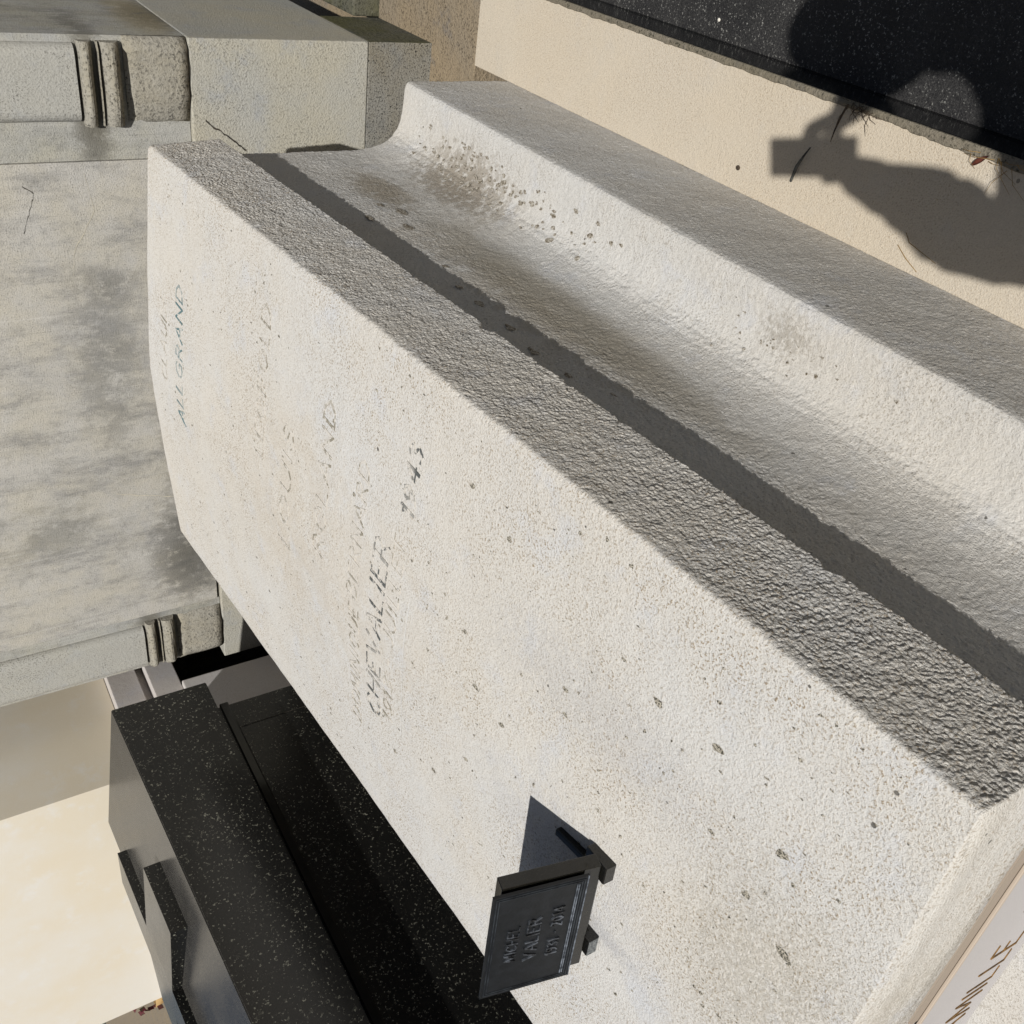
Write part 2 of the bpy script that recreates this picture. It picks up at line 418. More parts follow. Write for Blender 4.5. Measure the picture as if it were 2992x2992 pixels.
# chips along the lower right arris
chips = [(1.262, .020, .012), (.93, .010, .007), (.55, .016, .010), (.43, .008, .008), (1.62, .007, .005), (1.05, .012, .006), (.74, .008, .006)]
for (y, ins, zi) in full:
    sec = section(y, ins, zi); ring = []
    for (x, z) in sec:
        p = Vector((x, y, z))
        right = x > XR-.020
        if right:
            g1 = noise.noise(p*240)*(1.0+.7*noise.noise(p*7)); p.x += nz(p, 28, .0014) + nz(p+Vector((3, 0, 0)), 90, .0012) + g1*.0014 + noise.noise(p*330+Vector((5, 5, 5)))*.0010 + nz(p, 6, .003)*abs(noise.noise(p*3))
            zz = lid_bot(y)
            for (cy, cr, cd) in chips:
                d = math.hypot((y-cy), (z-zz)*1.2)
                if d < cr: p.x -= cd*(1-d/cr)*1.2; p.z += (cd*.7*(1-d/cr) if z < zz+.006 else 0)
        p.z += nz(p, 9, .0012) + nz(p, 35, .0006)
        if y == Y0 or y == Y0+.0025: p.y += nz(p, 30, .0015)
        ring.append(bm.verts.new(p))
    rings.append(ring)
m_ = len(rings[0])
for a, b in zip(rings, rings[1:]):
    for k in range(m_): bm.faces.new((a[k], a[(k+1) % m_], b[(k+1) % m_], b[k]))
def cap(ring, y):
    # fill an end with a fan of strips
    c = [bm.verts.new((XC + .5*(i/5-.5)*2*.9, y, lid_bot(y)+.08)) for i in range(1)]
    for k in range(m_): bm.faces.new((ring[k], ring[(k+1) % m_], c[0]))
cap(rings[0], Y0-.0003); cap(rings[-1], Y1+.0003)
lid = mk('lid', bm, M_lid, tomb, origin=(XC, 1.25, .67), smooth=True)

# body with a hollow (cavetto) running into the projecting plinth
bm = bmesh.new()
half = [(-.709, .9), (-.709, .80), (-.709, .7), (-.709, .60), (-.709, .53), (-.709, .48), (-.7085, .44), (-.7065, .41), (-.7025, .384), (-.696, .362), (-.687, .343), (-.675, .328),
        (-.660, .316), (-.643, .309), (-.624, .305), (-.604, .303), (-.585, .302), (-.566, .301), (-.555, .299), (-.5485, .294), (-.546, .286), (-.5455, .26), (-.5455, .19), (-.5455, .12), (-.5455, .06), (-.5455, .01), (-.5455, -.1)]
def resample(pl, st):
    out = [pl[0]]
    for a, b in zip(pl, pl[1:]):
        n = max(1, int(math.hypot(b[0]-a[0], b[1]-a[1])/st+.5))
        out += [(a[0]+(b[0]-a[0])*i/n, a[1]+(b[1]-a[1])*i/n) for i in range(1, n+1)]
    return out
half = resample(half, .0032)
nb = 1000
rings = []
for i in range(nb+1):
    y = .25 + (2.351-.25)*i/nb
    ztop = lid_bot(y)+.006; ring = []
    for (x, z) in half:
        if z > .47: z = .48 + (ztop-.48)*(z-.48)/(.9-.48)
        p = Vector((x, y, z)); q = Vector(p)
        q.x += nz(p, 12, .0016)+nz(p, 40, .0009)+noise.noise(p*180)*.0012+noise.noise(p*290)*.0007; q.z += (noise.noise(p*120+Vector((4, 4, 4)))*.0007 if .2 < z < .5 else 0) + (nz(p+Vector((0, 5, 0)), 14, .0015) if .2 < z < .6 else 0)
        ring.append(bm.verts.new(q))
    for (x, z) in half[::-1]:
        if z > .47: z = .48 + (ztop-.48)*(z-.48)/(.9-.48)
        ring.append(bm.verts.new((2*XC-x, y, z)))
    rings.append(ring)
m_ = len(rings[0])
for a, b in zip(rings, rings[1:]):
    for k in range(m_): bm.faces.new((a[k], b[k], b[(k+1) % m_], a[(k+1) % m_]))
for ring in (rings[0], rings[-1]):
    h = m_//2
    for k in range(h-1): bm.faces.new((ring[k], ring[k+1], ring[m_-2-k], ring[m_-1-k]))
body = mk('body', bm, M_body, tomb, origin=(XC, 1.25, 0), smooth=True)
def cove(y, u):
    # u: 0..1 from the vertical wall round to the ledge
    a = math.pi*(1+.5*u)
    return Vector((-.6075+.1*math.cos(a), y, .403+.1*math.sin(a))), Vector((-math.cos(a), 0, -math.sin(a)))
bm = bmesh.new(); random.seed(31)
PT = []
for i in range(150):
    y = random.triangular(1.35, 2.3, 2.05); u = min(1, max(.05, random.gauss(.72, .2))); PT.append(cove(y, u)+(random.uniform(.003, .011),))
for i in range(26): PT.append(cove(random.gauss(.97, .08), min(1, max(.2, random.gauss(.85, .12))))+(random.uniform(.002, .006),))
for (y, z, r_) in ((1.875, .609, .018), (1.902, .524, .020), (1.81, .552, .022), (1.419, .603, .016), (1.314, .601, .014), (1.22, .611, .015), (1.128, .603, .011), (1.595, .578, .010), (1.05, .57, .008), (1.95, .55, .013), (1.17, .50, .006), (1.5, .60, .009)):
    PT.append((Vector((-.709, y, z)), Vector((1, 0, 0)), r_*1.25))
for (P, n, r_) in PT:
    t1 = Vector((0, 1, 0)); t2 = n.cross(t1); k = 14; ph = random.random()*9; el = random.uniform(.35, .7)
    ring_ = []
    for j in range(k):
        a = 2*math.pi*j/k; q = r_*(.75+.5*noise.noise(Vector((math.cos(a)*1.3, math.sin(a)*1.3, ph))))
        w_ = P+t1*math.cos(a)*q+t2*math.sin(a)*q*el
        ring_.append(bm.verts.new(w_+n*.0016))
    c_ = bm.verts.new(P+n*.0021)
    for j in range(k): bm.faces.new((ring_[j], ring_[(j+1) % k], c_))
g = G('dirt_crust'); n_a = g.ramp(g.noise(240, 4, .75), .40, .60)
M_dirt = g.fin(g.mix(n_a, s2l((96, 86, 70)), s2l((178, 171, 158))), .95, g.bump(g.noise(300, 3, .7), 1, .002), .1)
o = mk('dirt_crust', bm, M_dirt, body); o['kind'] = 'stuff'
bm = bmesh.new(); box(bm, -1.897, -.5457, .05, .2497, -.1, .2975, .006)
mk('front_step', bm, M_body, tomb)

# old mortar packing squeezed out under the lid near its foot
bm = bmesh.new()
rows = []
for i in range(81):
    y = .27+.30*i/80; e = math.sin(math.pi*i/80)**.6
    zt = lid_bot(y)+.001; drop = e*(.045+.012*noise.noise(Vector((y*30, 0, 0))))+.001
    rows.append([bm.verts.new(p) for p in ((-.7105, y, zt), (-.7055-.002*e, y, zt), (-.7060+nz((y, 1, 2), 40, .001), y, zt-drop*.9), (-.7105, y, zt-drop))])
for a, b in zip(rows, rows[1:]):
    for k in range(3): bm.faces.new((a[k], b[k], b[k+1], a[k+1]))
mk('mortar_packing', bm, M_mortar, tomb)

# worn names on the lid
def on_lid(y0):
    def f(u, v):
        y = y0+v; P = Vector((u, y, lid_top(u, y)))
        P.z += nz(P, 9, .0012) + nz(P, 35, .0006)
        e = .01
        n = Vector((-(lid_top(u+e, y)-lid_top(u-e, y))/(2*e), -(lid_top(u, y+e)-lid_top(u, y-e))/(2*e), 1)).normalized()
        return P, n
    return f
LINES = [('ALLGRAND', -1.288, -.935, 2.128, .038, .0037, M_teal), ('CLAUDE', -1.215, -.99, 2.225, .036, .0030, M_faint),
         ('LEOPOLD', -1.13, -.80, 1.69, .040, .0032, M_faint), ('LOUIS', -1.28, -1.0, 1.562, .042, .0040, M_faint),
         ('ROLAND', -1.20, -.87, 1.415, .042, .0040, M_faint), ('BERNARD', -1.213, -.92, 1.288, .036, .0032, M_faint),
         ('DOMINIQUE', -1.541, -1.235, 1.280, .034, .0036, M_faint), ('CHEVALIER', -1.46, -1.035, 1.203, .046, .0050, M_blackp),
         ('1913 - JUILLET', -1.434, -1.00, 1.160, .032, .0034, M_faint), ('1943', -.945, -.812, 1.150, .036, .0048, M_blackp)]
bmw = {}
for (tx, a, b, y, cap_, w, mt) in LINES:
    bm = bmesh.new()
    strokes(bm, tx, on_lid(y), a, b, cap_, w, slant=.12)
    mk('engraved_lettering', bm, mt, lid)
# twin edge lines framing nothing else: a faint ruled setting-out line under the names
bm = bmesh.new()
P = on_lid(1.128); pts = [P(-1.43+.03*i, 0) for i in range(12)]
for (p, n), (q, m2) in zip(pts, pts[1:]):
    w_ = Vector((0, .0009, 0)); bm.faces.new([bm.verts.new(v) for v in (p+n*.0008-w_, q+m2*.0008-w_, q+m2*.0008+w_, p+n*.0008+w_)])
mk('ruled_line', bm, plain('scratch_white', (218, 216, 212), .9), lid)
# lichen crusts and small pits scattered over the lid
bm = bmesh.new()
random.seed(21)
spots = [(-.80, 1.02, .008), (-.83, .92, .006), (-.98, .75, .008), (-1.02, .74, .006), (-.87, .60, .010), (-.86, .50, .011), (-.80, .52, .005), (-1.15, .86, .009), (-1.05, .98, .006), (-1.13, .93, .009),
         (-.92, .38, .011), (-1.02, .40, .007), (-1.05, .33, .014), (-.98, .47, .006), (-1.30, .93, .007), (-1.42, 1.02, .009), (-1.5, 1.15, .007), (-.78, 1.3, .006), (-.9, 1.42, .006), (-1.0, 1.33, .006)]
for i in range(760):
    x = random.uniform(-1.74, -.70); y = .3+2.0*random.random()**1.2
    spots.append((x, y, random.choice((.0012, .0014, .0018, .0022, .003, .0042))))
for (x, y, rr) in spots:
    k = 9; ph = random.random()*6
    f = on_lid(y); c = []
    el = random.uniform(.5, 1)
    for j in range(k):
        a = 2*math.pi*j/k; q = rr*random.uniform(.45, 1.15)
        P, n = f(x+math.cos(a)*q*el, math.sin(a)*q); c.append(bm.verts.new(P+n*.0004))
    P, n = f(x, 0); cc = bm.verts.new(P+n*.0011)
    for j in range(k): bm.faces.new((c[j], c[(j+1) % k], cc))
g = G('lichen_crust'); cr_ = g.mix(g.ramp(g.noise(420, 3, .7), .42, .56), s2l((60, 58, 50)), s2l((176, 168, 152)))
M_crust = g.fin(cr_, .95, g.bump(g.noise(300, 3, .7), 1, .002), .1)
o = mk('lichen_crust', bm, M_crust, lid); o['kind'] = 'stuff'

# ================================================================== inscription panel at the foot
pan = thing('inscription_panel', 'smooth grey stone panel with gilded letters under the foot of the lid', 'plaque', (-1.222, .24, .2975))
bm = bmesh.new()
X0, X1, Z0, Z1 = -1.70, -.74, .2975, .556
def panel(bm, x0, x1, z0, z1, y0, y1, rad):
    pr = []
    for (cx, cz, a0) in ((x1-rad, z1-rad, 0), (x0+rad, z1-rad, 90)):
        for k in range(7): a = R_(a0+15*k); pr.append((cx+rad*math.cos(a), cz+rad*math.sin(a)))
    pr += [(x0, z0), (x1, z0)]
    prism_y(bm, pr, y0, y1)
panel(bm, -1.262, -.745, Z0, .548, .236, .249, .02)
mk('panel_slab', bm, M_panelb, pan)
bm = bmesh.new(); box(bm, -1.70, -1.2625, .238, .249, Z0, .53, .002); mk('panel_slab', bm, M_panel, pan)
bm = bmesh.new(); box(bm, -1.69, -.775, .2325, .2355, Z0+.001, .515, .001); fc = mk('panel_face', bm, M_panel, pan)
bm = bmesh.new(); box(bm, -1.69, -.775, .2310, .2355, .5155, .522, .001); mk('raised_fillet', bm, plain('fillet_stone', (178, 164, 148), .8), pan)
bm = bmesh.new()
def onp(u, v): return Vector((u, .2322, .345+v)), Vector((0, -1, 0))
strokes(bm, 'FAMILLE', onp, -1.48, -1.17, .062, .0024, slant=.12)
strokes(bm, 'VALIER', onp, -1.09, -.81, .062, .0024, slant=.12)
mk('gilded_lettering', bm, M_gold, fc)

# ================================================================== small black memorial plaque standing on the lid
wd = Vector((.99921, .0398, 0)); dep = Vector((-.0398, .99921, 0)); upv = (Vector((0, 0, .147)) + dep*.031).normalized()
nrm = wd.cross(upv).normalized()   # points towards the foot of the tomb
A0 = Vector((-1.179, .592, .8205))  # lower front right corner
pq = thing('memorial_plaque', 'small black granite memorial plaque with dark lettered plate leaning back on the lid', 'plaque', (-1.29, .60, .801))
bm = bmesh.new(); obox(bm, A0-wd*.233, wd*.233, -nrm*.022, upv*.150, .0012)
mk('granite_block', bm, M_block_p, pq)
bm = bmesh.new(); obox(bm, A0-wd*.2385+upv*.0225+nrm*.0058, wd*.2365, nrm*.0030, upv*.1425, .0007)
pl = mk('name_plate', bm, M_plate, pq)
bm = bmesh.new()
P0 = A0-wd*.2385+upv*.0225+nrm*.0088
def fr(a0, a1, b0, b1, h): obox(bm, P0+wd*a0+upv*b0-nrm*.0003, wd*(a1-a0), nrm*h, upv*(b1-b0), .0003, 1)
for ins in (.0045, .0085):
    t_ = .0014
    fr(ins, .2365-ins, ins, ins+t_, .0012); fr(ins, .2365-ins, .1425-ins-t_, .1425-ins, .0012)
    fr(ins, ins+t_, ins+t_, .1425-ins-t_, .0012); fr(.2365-ins-t_, .2365-ins, ins+t_, .1425-ins-t_, .0012)
mk('moulded_border', bm, plain('border_worn', (28, 30, 33), .4, (52, 56, 60), 40), pl)
bm = bmesh.new()
bm2 = bm; bm = bmesh.new()
for k, d_ in enumerate((.0125, .0155)): fr(.013, .2235, d_, d_+.0012, .0012)
fr(.0, .2365, .0, .0014, .0012)
mk('worn_lower_border', bm, plain('border_rubbed', (62, 66, 72), .35, (128, 134, 142), 70), pl)
bm = bm2
def onplate(v0):
    def f(u, v): return P0+wd*u+upv*(v0+v)+nrm*.0008, nrm
    return f
strokes(bm, 'MICHEL', onplate(.096), .078, .158, .017, .0020, slant=.15)
strokes(bm, 'VALIER', onplate(.064), .072, .168, .019, .0026)
strokes(bm, '1931 - 2014', onplate(.030), .070, .182, .017, .0022)
mk('raised_lettering', bm, M_platel, pl)
random.seed(5)
for (a, hgt) in ((-.034, .0), (-.205, 0)):
    bm = bmesh.new(); q = A0+wd*(a)-Vector((0, 0, .0205))-dep*.008
    obox(bm, q, wd*.033, dep*.046, Vector((0, 0, .0195)), .0012)
    mk('foot', bm, M_block_p, pq)
    bm = bmesh.new(); obox(bm, q-dep*.0006+Vector((0, 0, .0012)), wd*.033, dep*.0008, Vector((0, 0, .0168)), 0)
    mk('chipped_foot_face', bm, plain('chipped_granite', (120, 122, 120), .8, (60, 62, 64), 240) if a < -.1 else M_block_p, pq)
bm = bmesh.new(); obox(bm, Vector((-1.222, .614, .8035)), Vector((.013, .001, 0)), Vector((-.010, .082, .0072)), Vector((0, 0, .013)), .002)
mk('rear_prop', bm, M_block_p, pq)

# ================================================================== HEADSTONE (stepped, two pilasters)
hs = thing('headstone', 'grey weathered headstone with moulded pilasters at the head of the pale tomb', 'headstone', (-1.61, 3.0, 0))
HXR, HXL = -.542, -2.675
def vstreak(name, base, warm, cool, dark, stains, darkbase=None):
    g = G(name)
    st = g.noise(1, 8, .78, vec=g.map(scale=(11, 9, 3.2), rot=(0, .25, 0))); mid = g.noise(7, 6, .65); fine = g.noise(260, 3, .7)
    c = g.mix(g.ramp(mid, .35, .65, 0, .7), s2l(base), s2l(warm))
    c = g.mix(g.ramp(st, .45, .70, 0, .8), c, s2l(dark))
    hair = g.noise(1, 2, .5, vec=g.map(scale=(70, 9, 1.3), rot=(0, -.15, 0)))
    c = g.mix(g.ramp(hair, .66, .74, 0, .22), c, s2l(tuple(min(255, v+28) for v in base)))
    c = g.mix(g.ramp(hair, .34, .28, 0, .22), c, s2l(tuple(v*.7 for v in base)))
    c = g.mix(g.ramp(g.noise(2.4, 5, .7, vec=g.map(loc=(4, 1, 3))), .50, .68, 0, .5), c, s2l(cool))
    c = g.mix(g.ramp(g.noise(20, 6, .75, vec=g.map(loc=(6, 2, 7))), .52, .66, 0, .35), c, s2l(tuple(v*.72 for v in base)))
    c = g.mix(g.ramp(fine, .52, .68, 0, .6), c, s2l(tuple(v*.5 for v in base)))
    c = g.mix(g.ramp(g.noise(240, 2, .7, vec=g.map(loc=(4, 4, 4))), .58, .72, 0, .35), c, s2l(tuple(min(255, v+25) for v in base)))
    for (ctr, rad, colr, amt, nsc, th) in stains:
        m__ = g.blob(ctr, rad); nz_ = g.noise(nsc, 6, .75, vec=g.map(scale=(1, 1, .6), loc=(ctr[0], ctr[2]*4, 0)))
        f = g.math('MULTIPLY', g.ramp(g.math('ADD', nz_, g.math('MULTIPLY', m__, .25)), th, th+.2), g.math('MULTIPLY', m__, amt), clamp=True)
        c = g.mix(f, c, s2l(colr))
    n1 = g.bump(g.noise(60, 5, .65), 1, .0018); n2 = g.bump(fine, 1, .0024, n1)
    return g.fin(c, .92, n2, .15)
M_panelst = vstreak('headstone_panel', (183, 179, 171), (184, 177, 161), (158, 157, 157), (132, 130, 126),
                    (((-.15, 0, .0), (.9, .5, .22), (104, 102, 94), .8, 40, .50), ((-.55, 0, .05), (.4, .5, .26), (84, 82, 76), .9, 36, .48), ((.2, 0, .25), (.6, .5, .2), (122, 120, 114), .7, 24, .54), ((.45, 0, .22), (.10, .4, .20), (104, 102, 96), .7, 36, .5),
                     ((-.35, 0, .5), (.25, .4, .5), (104, 102, 92), .7, 10, .54)))
bm = bmesh.new(); box(bm, -2.434, -.850, 2.800, 3.95, .72, 3.0, .0015)
mk('front_panel', bm, M_panelst, hs, origin=(-1.64, 3.0, .75))
M_pil = vstreak('pilaster_stone', (168, 166, 159), (172, 167, 150), (154, 156, 158), (130, 129, 122),
                (((.05, 0, .02), (.24, .4, .16), (78, 74, 66), .95, 30, .46), ((.15, 0, .06), (.1, .5, .10), (156, 142, 108), .4, 22, .5), ((.0, -.2, .25), (.3, .5, .08), (92, 88, 78), .8, 40, .48)))
for side in (0, 1):
    if side == 0: xa, xb = -.848, HXR
    else: xa, xb = HXL, -2.436
    # outer/inner handed coordinates: mx maps distance from the outer edge
    sg = -1 if side == 0 else 1
    xo = xb if side == 0 else xa
    def X(d): return xo + sg*d
    def bx(bm, d0, d1, y0, y1, z0, z1, bev=.003):
        a, b = X(d0), X(d1); box(bm, min(a, b), max(a, b), y0, y1, z0, z1, bev)
    wtot = abs(xb-xa)
    pil = mk('pilaster', (lambda b_: (bx(b_, 0, wtot, 2.803, 4.0, .712, 3.0, .001), b_)[1])(bmesh.new()), M_pil, hs, origin=((xa+xb)/2, 3.08, .712))
    # shaft with rounded arrises
    bm = bmesh.new()
    a, b = X(.018), X(.205 if side == 0 else .20)
    prof = []
    x0_, x1_ = min(a, b), max(a, b)
    for k in range(7): q = R_(180-90*k/6); prof.append((x0_+.028+.028*math.cos(q), 2.803-.026*math.sin(q)))
    for k in range(7): q = R_(90-90*k/6); prof.append((x1_-.028+.028*math.cos(q), 2.803-.026*math.sin(q)))
    zz = [.992, 3.0]
    lo = [bm.verts.new((x, y, zz[0])) for x, y in prof]; hi = [bm.verts.new((x, y, zz[1])) for x, y in prof]
    for k in range(len(prof)-1): bm.faces.new((lo[k], lo[k+1], hi[k+1], hi[k]))
    bm.faces.new(lo); bm.faces.new(hi)
    mk('shaft', bm, M_head, pil)
    # bead mouldings: two rolls with deep grooves, wrapping round the outer side
    def roll(name, z0, z1, out, mat, lip=.0):
        bm = bmesh.new(); zc = (z0+z1)/2; hr = (z1-z0)/2; rows = []
        path = [(X(-.004-out*.4), 2.97, 1, 0)] if False else []
        xs_ = [X(.0+.012), X(.03), X(.08), X(.13), X(.18), X(.215)]
        pts = [(x, 2.800) for x in xs_]
        nn_ = len(pts)
        for i, (x, y) in enumerate(pts):
            t = i/(nn_-1); tap = 1-.45*abs(2*t-1)**4; row = []
            for k in range(11):
                q = R_(-90+180*k/10)
                row.append(bm.verts.new((x + nz((x, k, z0), 30, .0015), y - out*tap*math.cos(q) - .002+nz((x, z0, k*.1), 25, .0018), zc+hr*math.sin(q)+nz((x*2, 0, z0), 12, .0015))))
            row.append(bm.verts.new((x, 2.81, zc+hr))); row.append(bm.verts.new((x, 2.81, zc-hr)))
            rows.append(row)
        for r0, r1 in zip(rows, rows[1:]):
            for k in range(len(r0)): bm.faces.new((r0[k], r0[(k+1) % len(r0)], r1[(k+1) % len(r0)], r1[k]))
        bm.faces.new(rows[0]); bm.faces.new(rows[-1])
        mk(name, bm, mat, pil, smooth=False)
    roll('bead_moulding', .950, .984, .040, M_lich)
    roll('bead_moulding', .9335, .9385, .026, M_lich)
    roll('bead_moulding', .884, .931, .044, M_lich)
    # flared foot
    bm = bmesh.new()
    prof = [(.012, .873), (.013, .84), (.016, .82), (.019, .80), (.022, .77), (.0235, .74), (.0225, .7145)]
    x0_, x1_ = X(.0), X(.21)
    if x0_ > x1_: x0_, x1_ = x1_, x0_
    rows = []
    for i in range(25):
        t = i/24; x = x0_+(x1_-x0_)*t; inner = (t if side == 1 else 1-t)
        e = min(1, (1-inner)*0+1); fade = min(1, (inner)/.18) if False else min(1, max(.0, (1-(1-inner) if False else 1)))
        edge = min(1, (1-t if side == 0 else t)/.12+.12)*min(1, (t if side == 0 else 1-t)/.35+.05)
        rows.append([bm.verts.new((x, 2.803 - o_*edge + nz((x, z_, 3), 22, .004), z_)) for (o_, z_) in prof] + [bm.verts.new((x, 2.81, .7145)), bm.verts.new((x, 2.81, .873))])
    for r0, r1 in zip(rows, rows[1:]):
        for k in range(len(r0)): bm.faces.new((r0[k], r0[(k+1) % len(r0)], r1[(k+1) % len(r0)], r1[k]))
    bm.faces.new(rows[0]); bm.faces.new(rows[-1])
    mk('flared_foot', bm, M_lich, pil, smooth=True)
bm = bmesh.new(); box(bm, -2.72, HXR+.001, 2.786, 4.1, .2, .7105, .004)
mk('base_block', bm, M_block, hs)
bm = bmesh.new(); box(bm, -2.72, HXR+.0005, 2.7875, 3.155, -.1, .1985, .003)
bmesh.ops.recalc_face_normals(bm, faces=bm.faces)
for f in bm.faces: f.material_index = 1 if f.normal.x > .5 else 0
mk('footing_block', bm, [M_grey, M_moss], hs)
# cracks
def crack(path, parent, w=.0014, pr=None):
    bm = bmesh.new(); last = None
    for i, (x, z) in enumerate(path):
        ww = w*(.5+random.random())
        a = [bm.verts.new((x-ww, pr, z)), bm.verts.new((x+ww, pr, z))]
        if last: bm.faces.new((last[0], last[1], a[1], a[0]))
        last = a
    return mk('crack', bm, M_crack, parent)
def jag(a, b, n, amp):
    return [(a[0]+(b[0]-a[0])*i/n+random.uniform(-amp, amp), a[1]+(b[1]-a[1])*i/n) for i in range(n+1)]
def lcrack(path, parent, w, pr, m_):
    o_ = crack(path, parent, w, pr); o_.data.materials.clear(); o_.data.materials.append(m_)
M_fill = plain('filled_crack', (196, 188, 168), .9)
lcrack(jag((-.88, 1.0), (-.98, .985), 10, .002)+jag((-.98, .985), (-1.09, 1.05), 10, .004)[1:]+jag((-1.09, 1.05), (-1.16, 1.06), 8, .003)[1:], hs, .0016, 2.7988, M_fill)
lcrack(jag((-1.9, 1.02), (-1.96, .82), 20, .002), hs, .0010, 2.7988, M_fill)
crack(jag((-.905, 1.155), (-.925, 1.13), 4, .002)+jag((-.93, 1.13), (-1.03, 1.168), 12, .003)[1:], hs, .0012, 2.7990)
crack(jag((-.748, .675), (-.83, .565), 16, .004), hs, .0022, 2.7850)

# ================================================================== LEFT NEIGHBOUR: black granite tomb with ridged lid and cross
bt = thing('black_tomb', 'speckled black granite tomb with ridged lid and raised cross beside the pale tomb', 'tomb', (-2.9, .9, -.12))
def zt(y): return 1.102+.0455*y
def zbm(y): return .912+.004*y
bm = bmesh.new()
def gable(y):
    return [(-2.30, zbm(y)), (-2.30, zt(y)), (-2.79, zt(y)+.060), (-3.28, zt(y)), (-3.28, zbm(y))]
a = [bm.verts.new((x, -.3, z)) for x, z in gable(-.3)]; b = [bm.verts.new((x, 2.27, z)) for x, z in gable(2.27)]
for k in range(5): bm.faces.new((a[k], a[(k+1) % 5], b[(k+1) % 5], b[k]))
bm.faces.new(a[::-1]); bm.faces.new(b)
bmesh.ops.bevel(bm, geom=list(bm.edges), offset=.003, segments=2, affect='EDGES')
bm.faces.ensure_lookup_table(); bmesh.ops.recalc_face_normals(bm, faces=bm.faces)
for f in bm.faces: f.material_index = 1 if f.normal.z > .4 else 0
mk('ridged_lid', bm, [M_gran, M_grantop], bt)
bm = bmesh.new()
def zr(x, y): return zt(y)+.060*(1-abs(x+2.79)/.49)
# long bar + arm as one cross lying along the ridge
out = [(-2.715, 2.08), (-2.715, 1.80), (-2.45, 1.80), (-2.45, 1.575), (-2.715, 1.575), (-2.715, .2), (-2.865, .2), (-2.865, 1.575), (-3.13, 1.575), (-3.13, 1.80), (-2.865, 1.80), (-2.865, 2.08)]
lo = [bm.verts.new((x, y, zr(x, y)-.004)) for x, y in out]
hi = [bm.verts.new((x, y, zr(-2.79, y)+.022 - .055*abs(x+2.79))) for x, y in out]
n12 = len(out)
for k in range(n12): bm.faces.new((lo[k], lo[(k+1) % n12], hi[(k+1) % n12], hi[k]))
bm.faces.new(hi); bm.faces.new(lo[::-1])
bmesh.ops.triangulate(bm, faces=[f for f in bm.faces if len(f.verts) > 4])
bmesh.ops.recalc_face_normals(bm, faces=bm.faces)
for f in bm.faces: f.material_index = 1 if f.normal.z > .4 else 0
mk('raised_cross', bm, [M_gran, M_grantop], bt)
bm = bmesh.new(); box(bm, -3.22, -2.36, -.25, 2.205, .30, .909, .003)
bd = mk('body', bm, M_gran, bt)
bm = bmesh.new(); box(bm, -3.22, -2.352, -.26, 2.212, .872, .9005, .004)
mk('ledge_moulding', bm, M_graned, bt)
bm = bmesh.new(); box(bm, -3.32, -2.27, -.35, 2.3, -.12, .2985, .004)
mk('plinth', bm, M_gran, bt)
bm = bmesh.new(); box(bm, -2.3595, -2.3588, 2.0975, 2.0995, .31, .865); mk('joint', bm, M_crack, bt)

# ================================================================== CREAM HEADSTONE with stepped base behind the black tomb
ch = thing('headstone', 'smooth cream headstone on stepped pale base behind the black ridged tomb', 'headstone', (-3.5, 2.8, -.12))
bm = bmesh.new(); box(bm, -4.235, -2.828, 2.45, 3.12, 1.125, 2.1, .0012)
mk('upright_slab', bm, M_cream, ch)
bm = bmesh.new(); box(bm, -4.30, -2.765, 2.40, 3.14, 1.020, 1.123, .003); mk('step', bm, M_lilac, ch)
bm = bmesh.new(); box(bm, -4.31, -2.795, 2.42, 3.14, .994, 1.0195, .001); mk('shadow_gap', bm, M_lilac, ch)
bm = bmesh.new(); box(bm, -4.33, -2.725, 2.38, 2.90, .895, .9935, .003); mk('step', bm, M_lilac, ch)
bm = bmesh.new(); box(bm, -4.36, -2.705, 2.36, 2.713, -.1, .8945, .005); mk('base', bm, M_lilac, ch)
# ochre pot and dark red blooms just beyond its edge
pot = thing('flower_pot', 'ochre clay pot of dark red flowers beyond the cream headstone', 'flower pot', (-4.62, 2.75, .9))
bm = bmesh.new()
rings = []
for (rr, z) in ((.0, .9), (.075, .9), (.095, 1.0), (.11, 1.12), (.12, 1.16), (.105, 1.16), (.1, 1.10), (0, 1.10)):
    rings.append([bm.verts.new((-4.58+rr*math.cos(2*math.pi*k/20), 2.75+rr*math.sin(2*math.pi*k/20), z)) for k in range(20)])
for r0, r1 in zip(rings, rings[1:]):
    for k in range(20): bm.faces.new((r0[k], r0[(k+1) % 20], r1[(k+1) % 20], r1[k]))
bmesh.ops.remove_doubles(bm, verts=bm.verts, dist=1e-5)
mk('pot', bm, plain('ochre_clay', (178, 146, 96), .8, (150, 116, 70), 20), pot, smooth=True)
bm = bmesh.new(); random.seed(3)
for i in range(90):
    c = Vector((-4.58+random.gauss(0, .06), 2.75+random.gauss(0, .06), 1.14+random.random()*.12))
    d = Vector((random.gauss(0, 1), random.gauss(0, 1), random.gauss(0, 1))).normalized(); u = d.orthogonal().normalized()*.02; w_ = d.cross(u)
    bm.faces.new([bm.verts.new(c+u), bm.verts.new(c+w_*.7), bm.verts.new(c-u), bm.verts.new(c-w_*.7)])
mk('flowers', bm, plain('dark_red_petals', (96, 24, 40), .7, (50, 60, 34), 30), pot)
o = mk('support_pedestal', box(bmesh.new(), -5.2, -4.32, 2.5, 3.1, -.12, .9, .01), M_lich)
tag(o, 'low stone pedestal under the flower pot', 'pedestal')

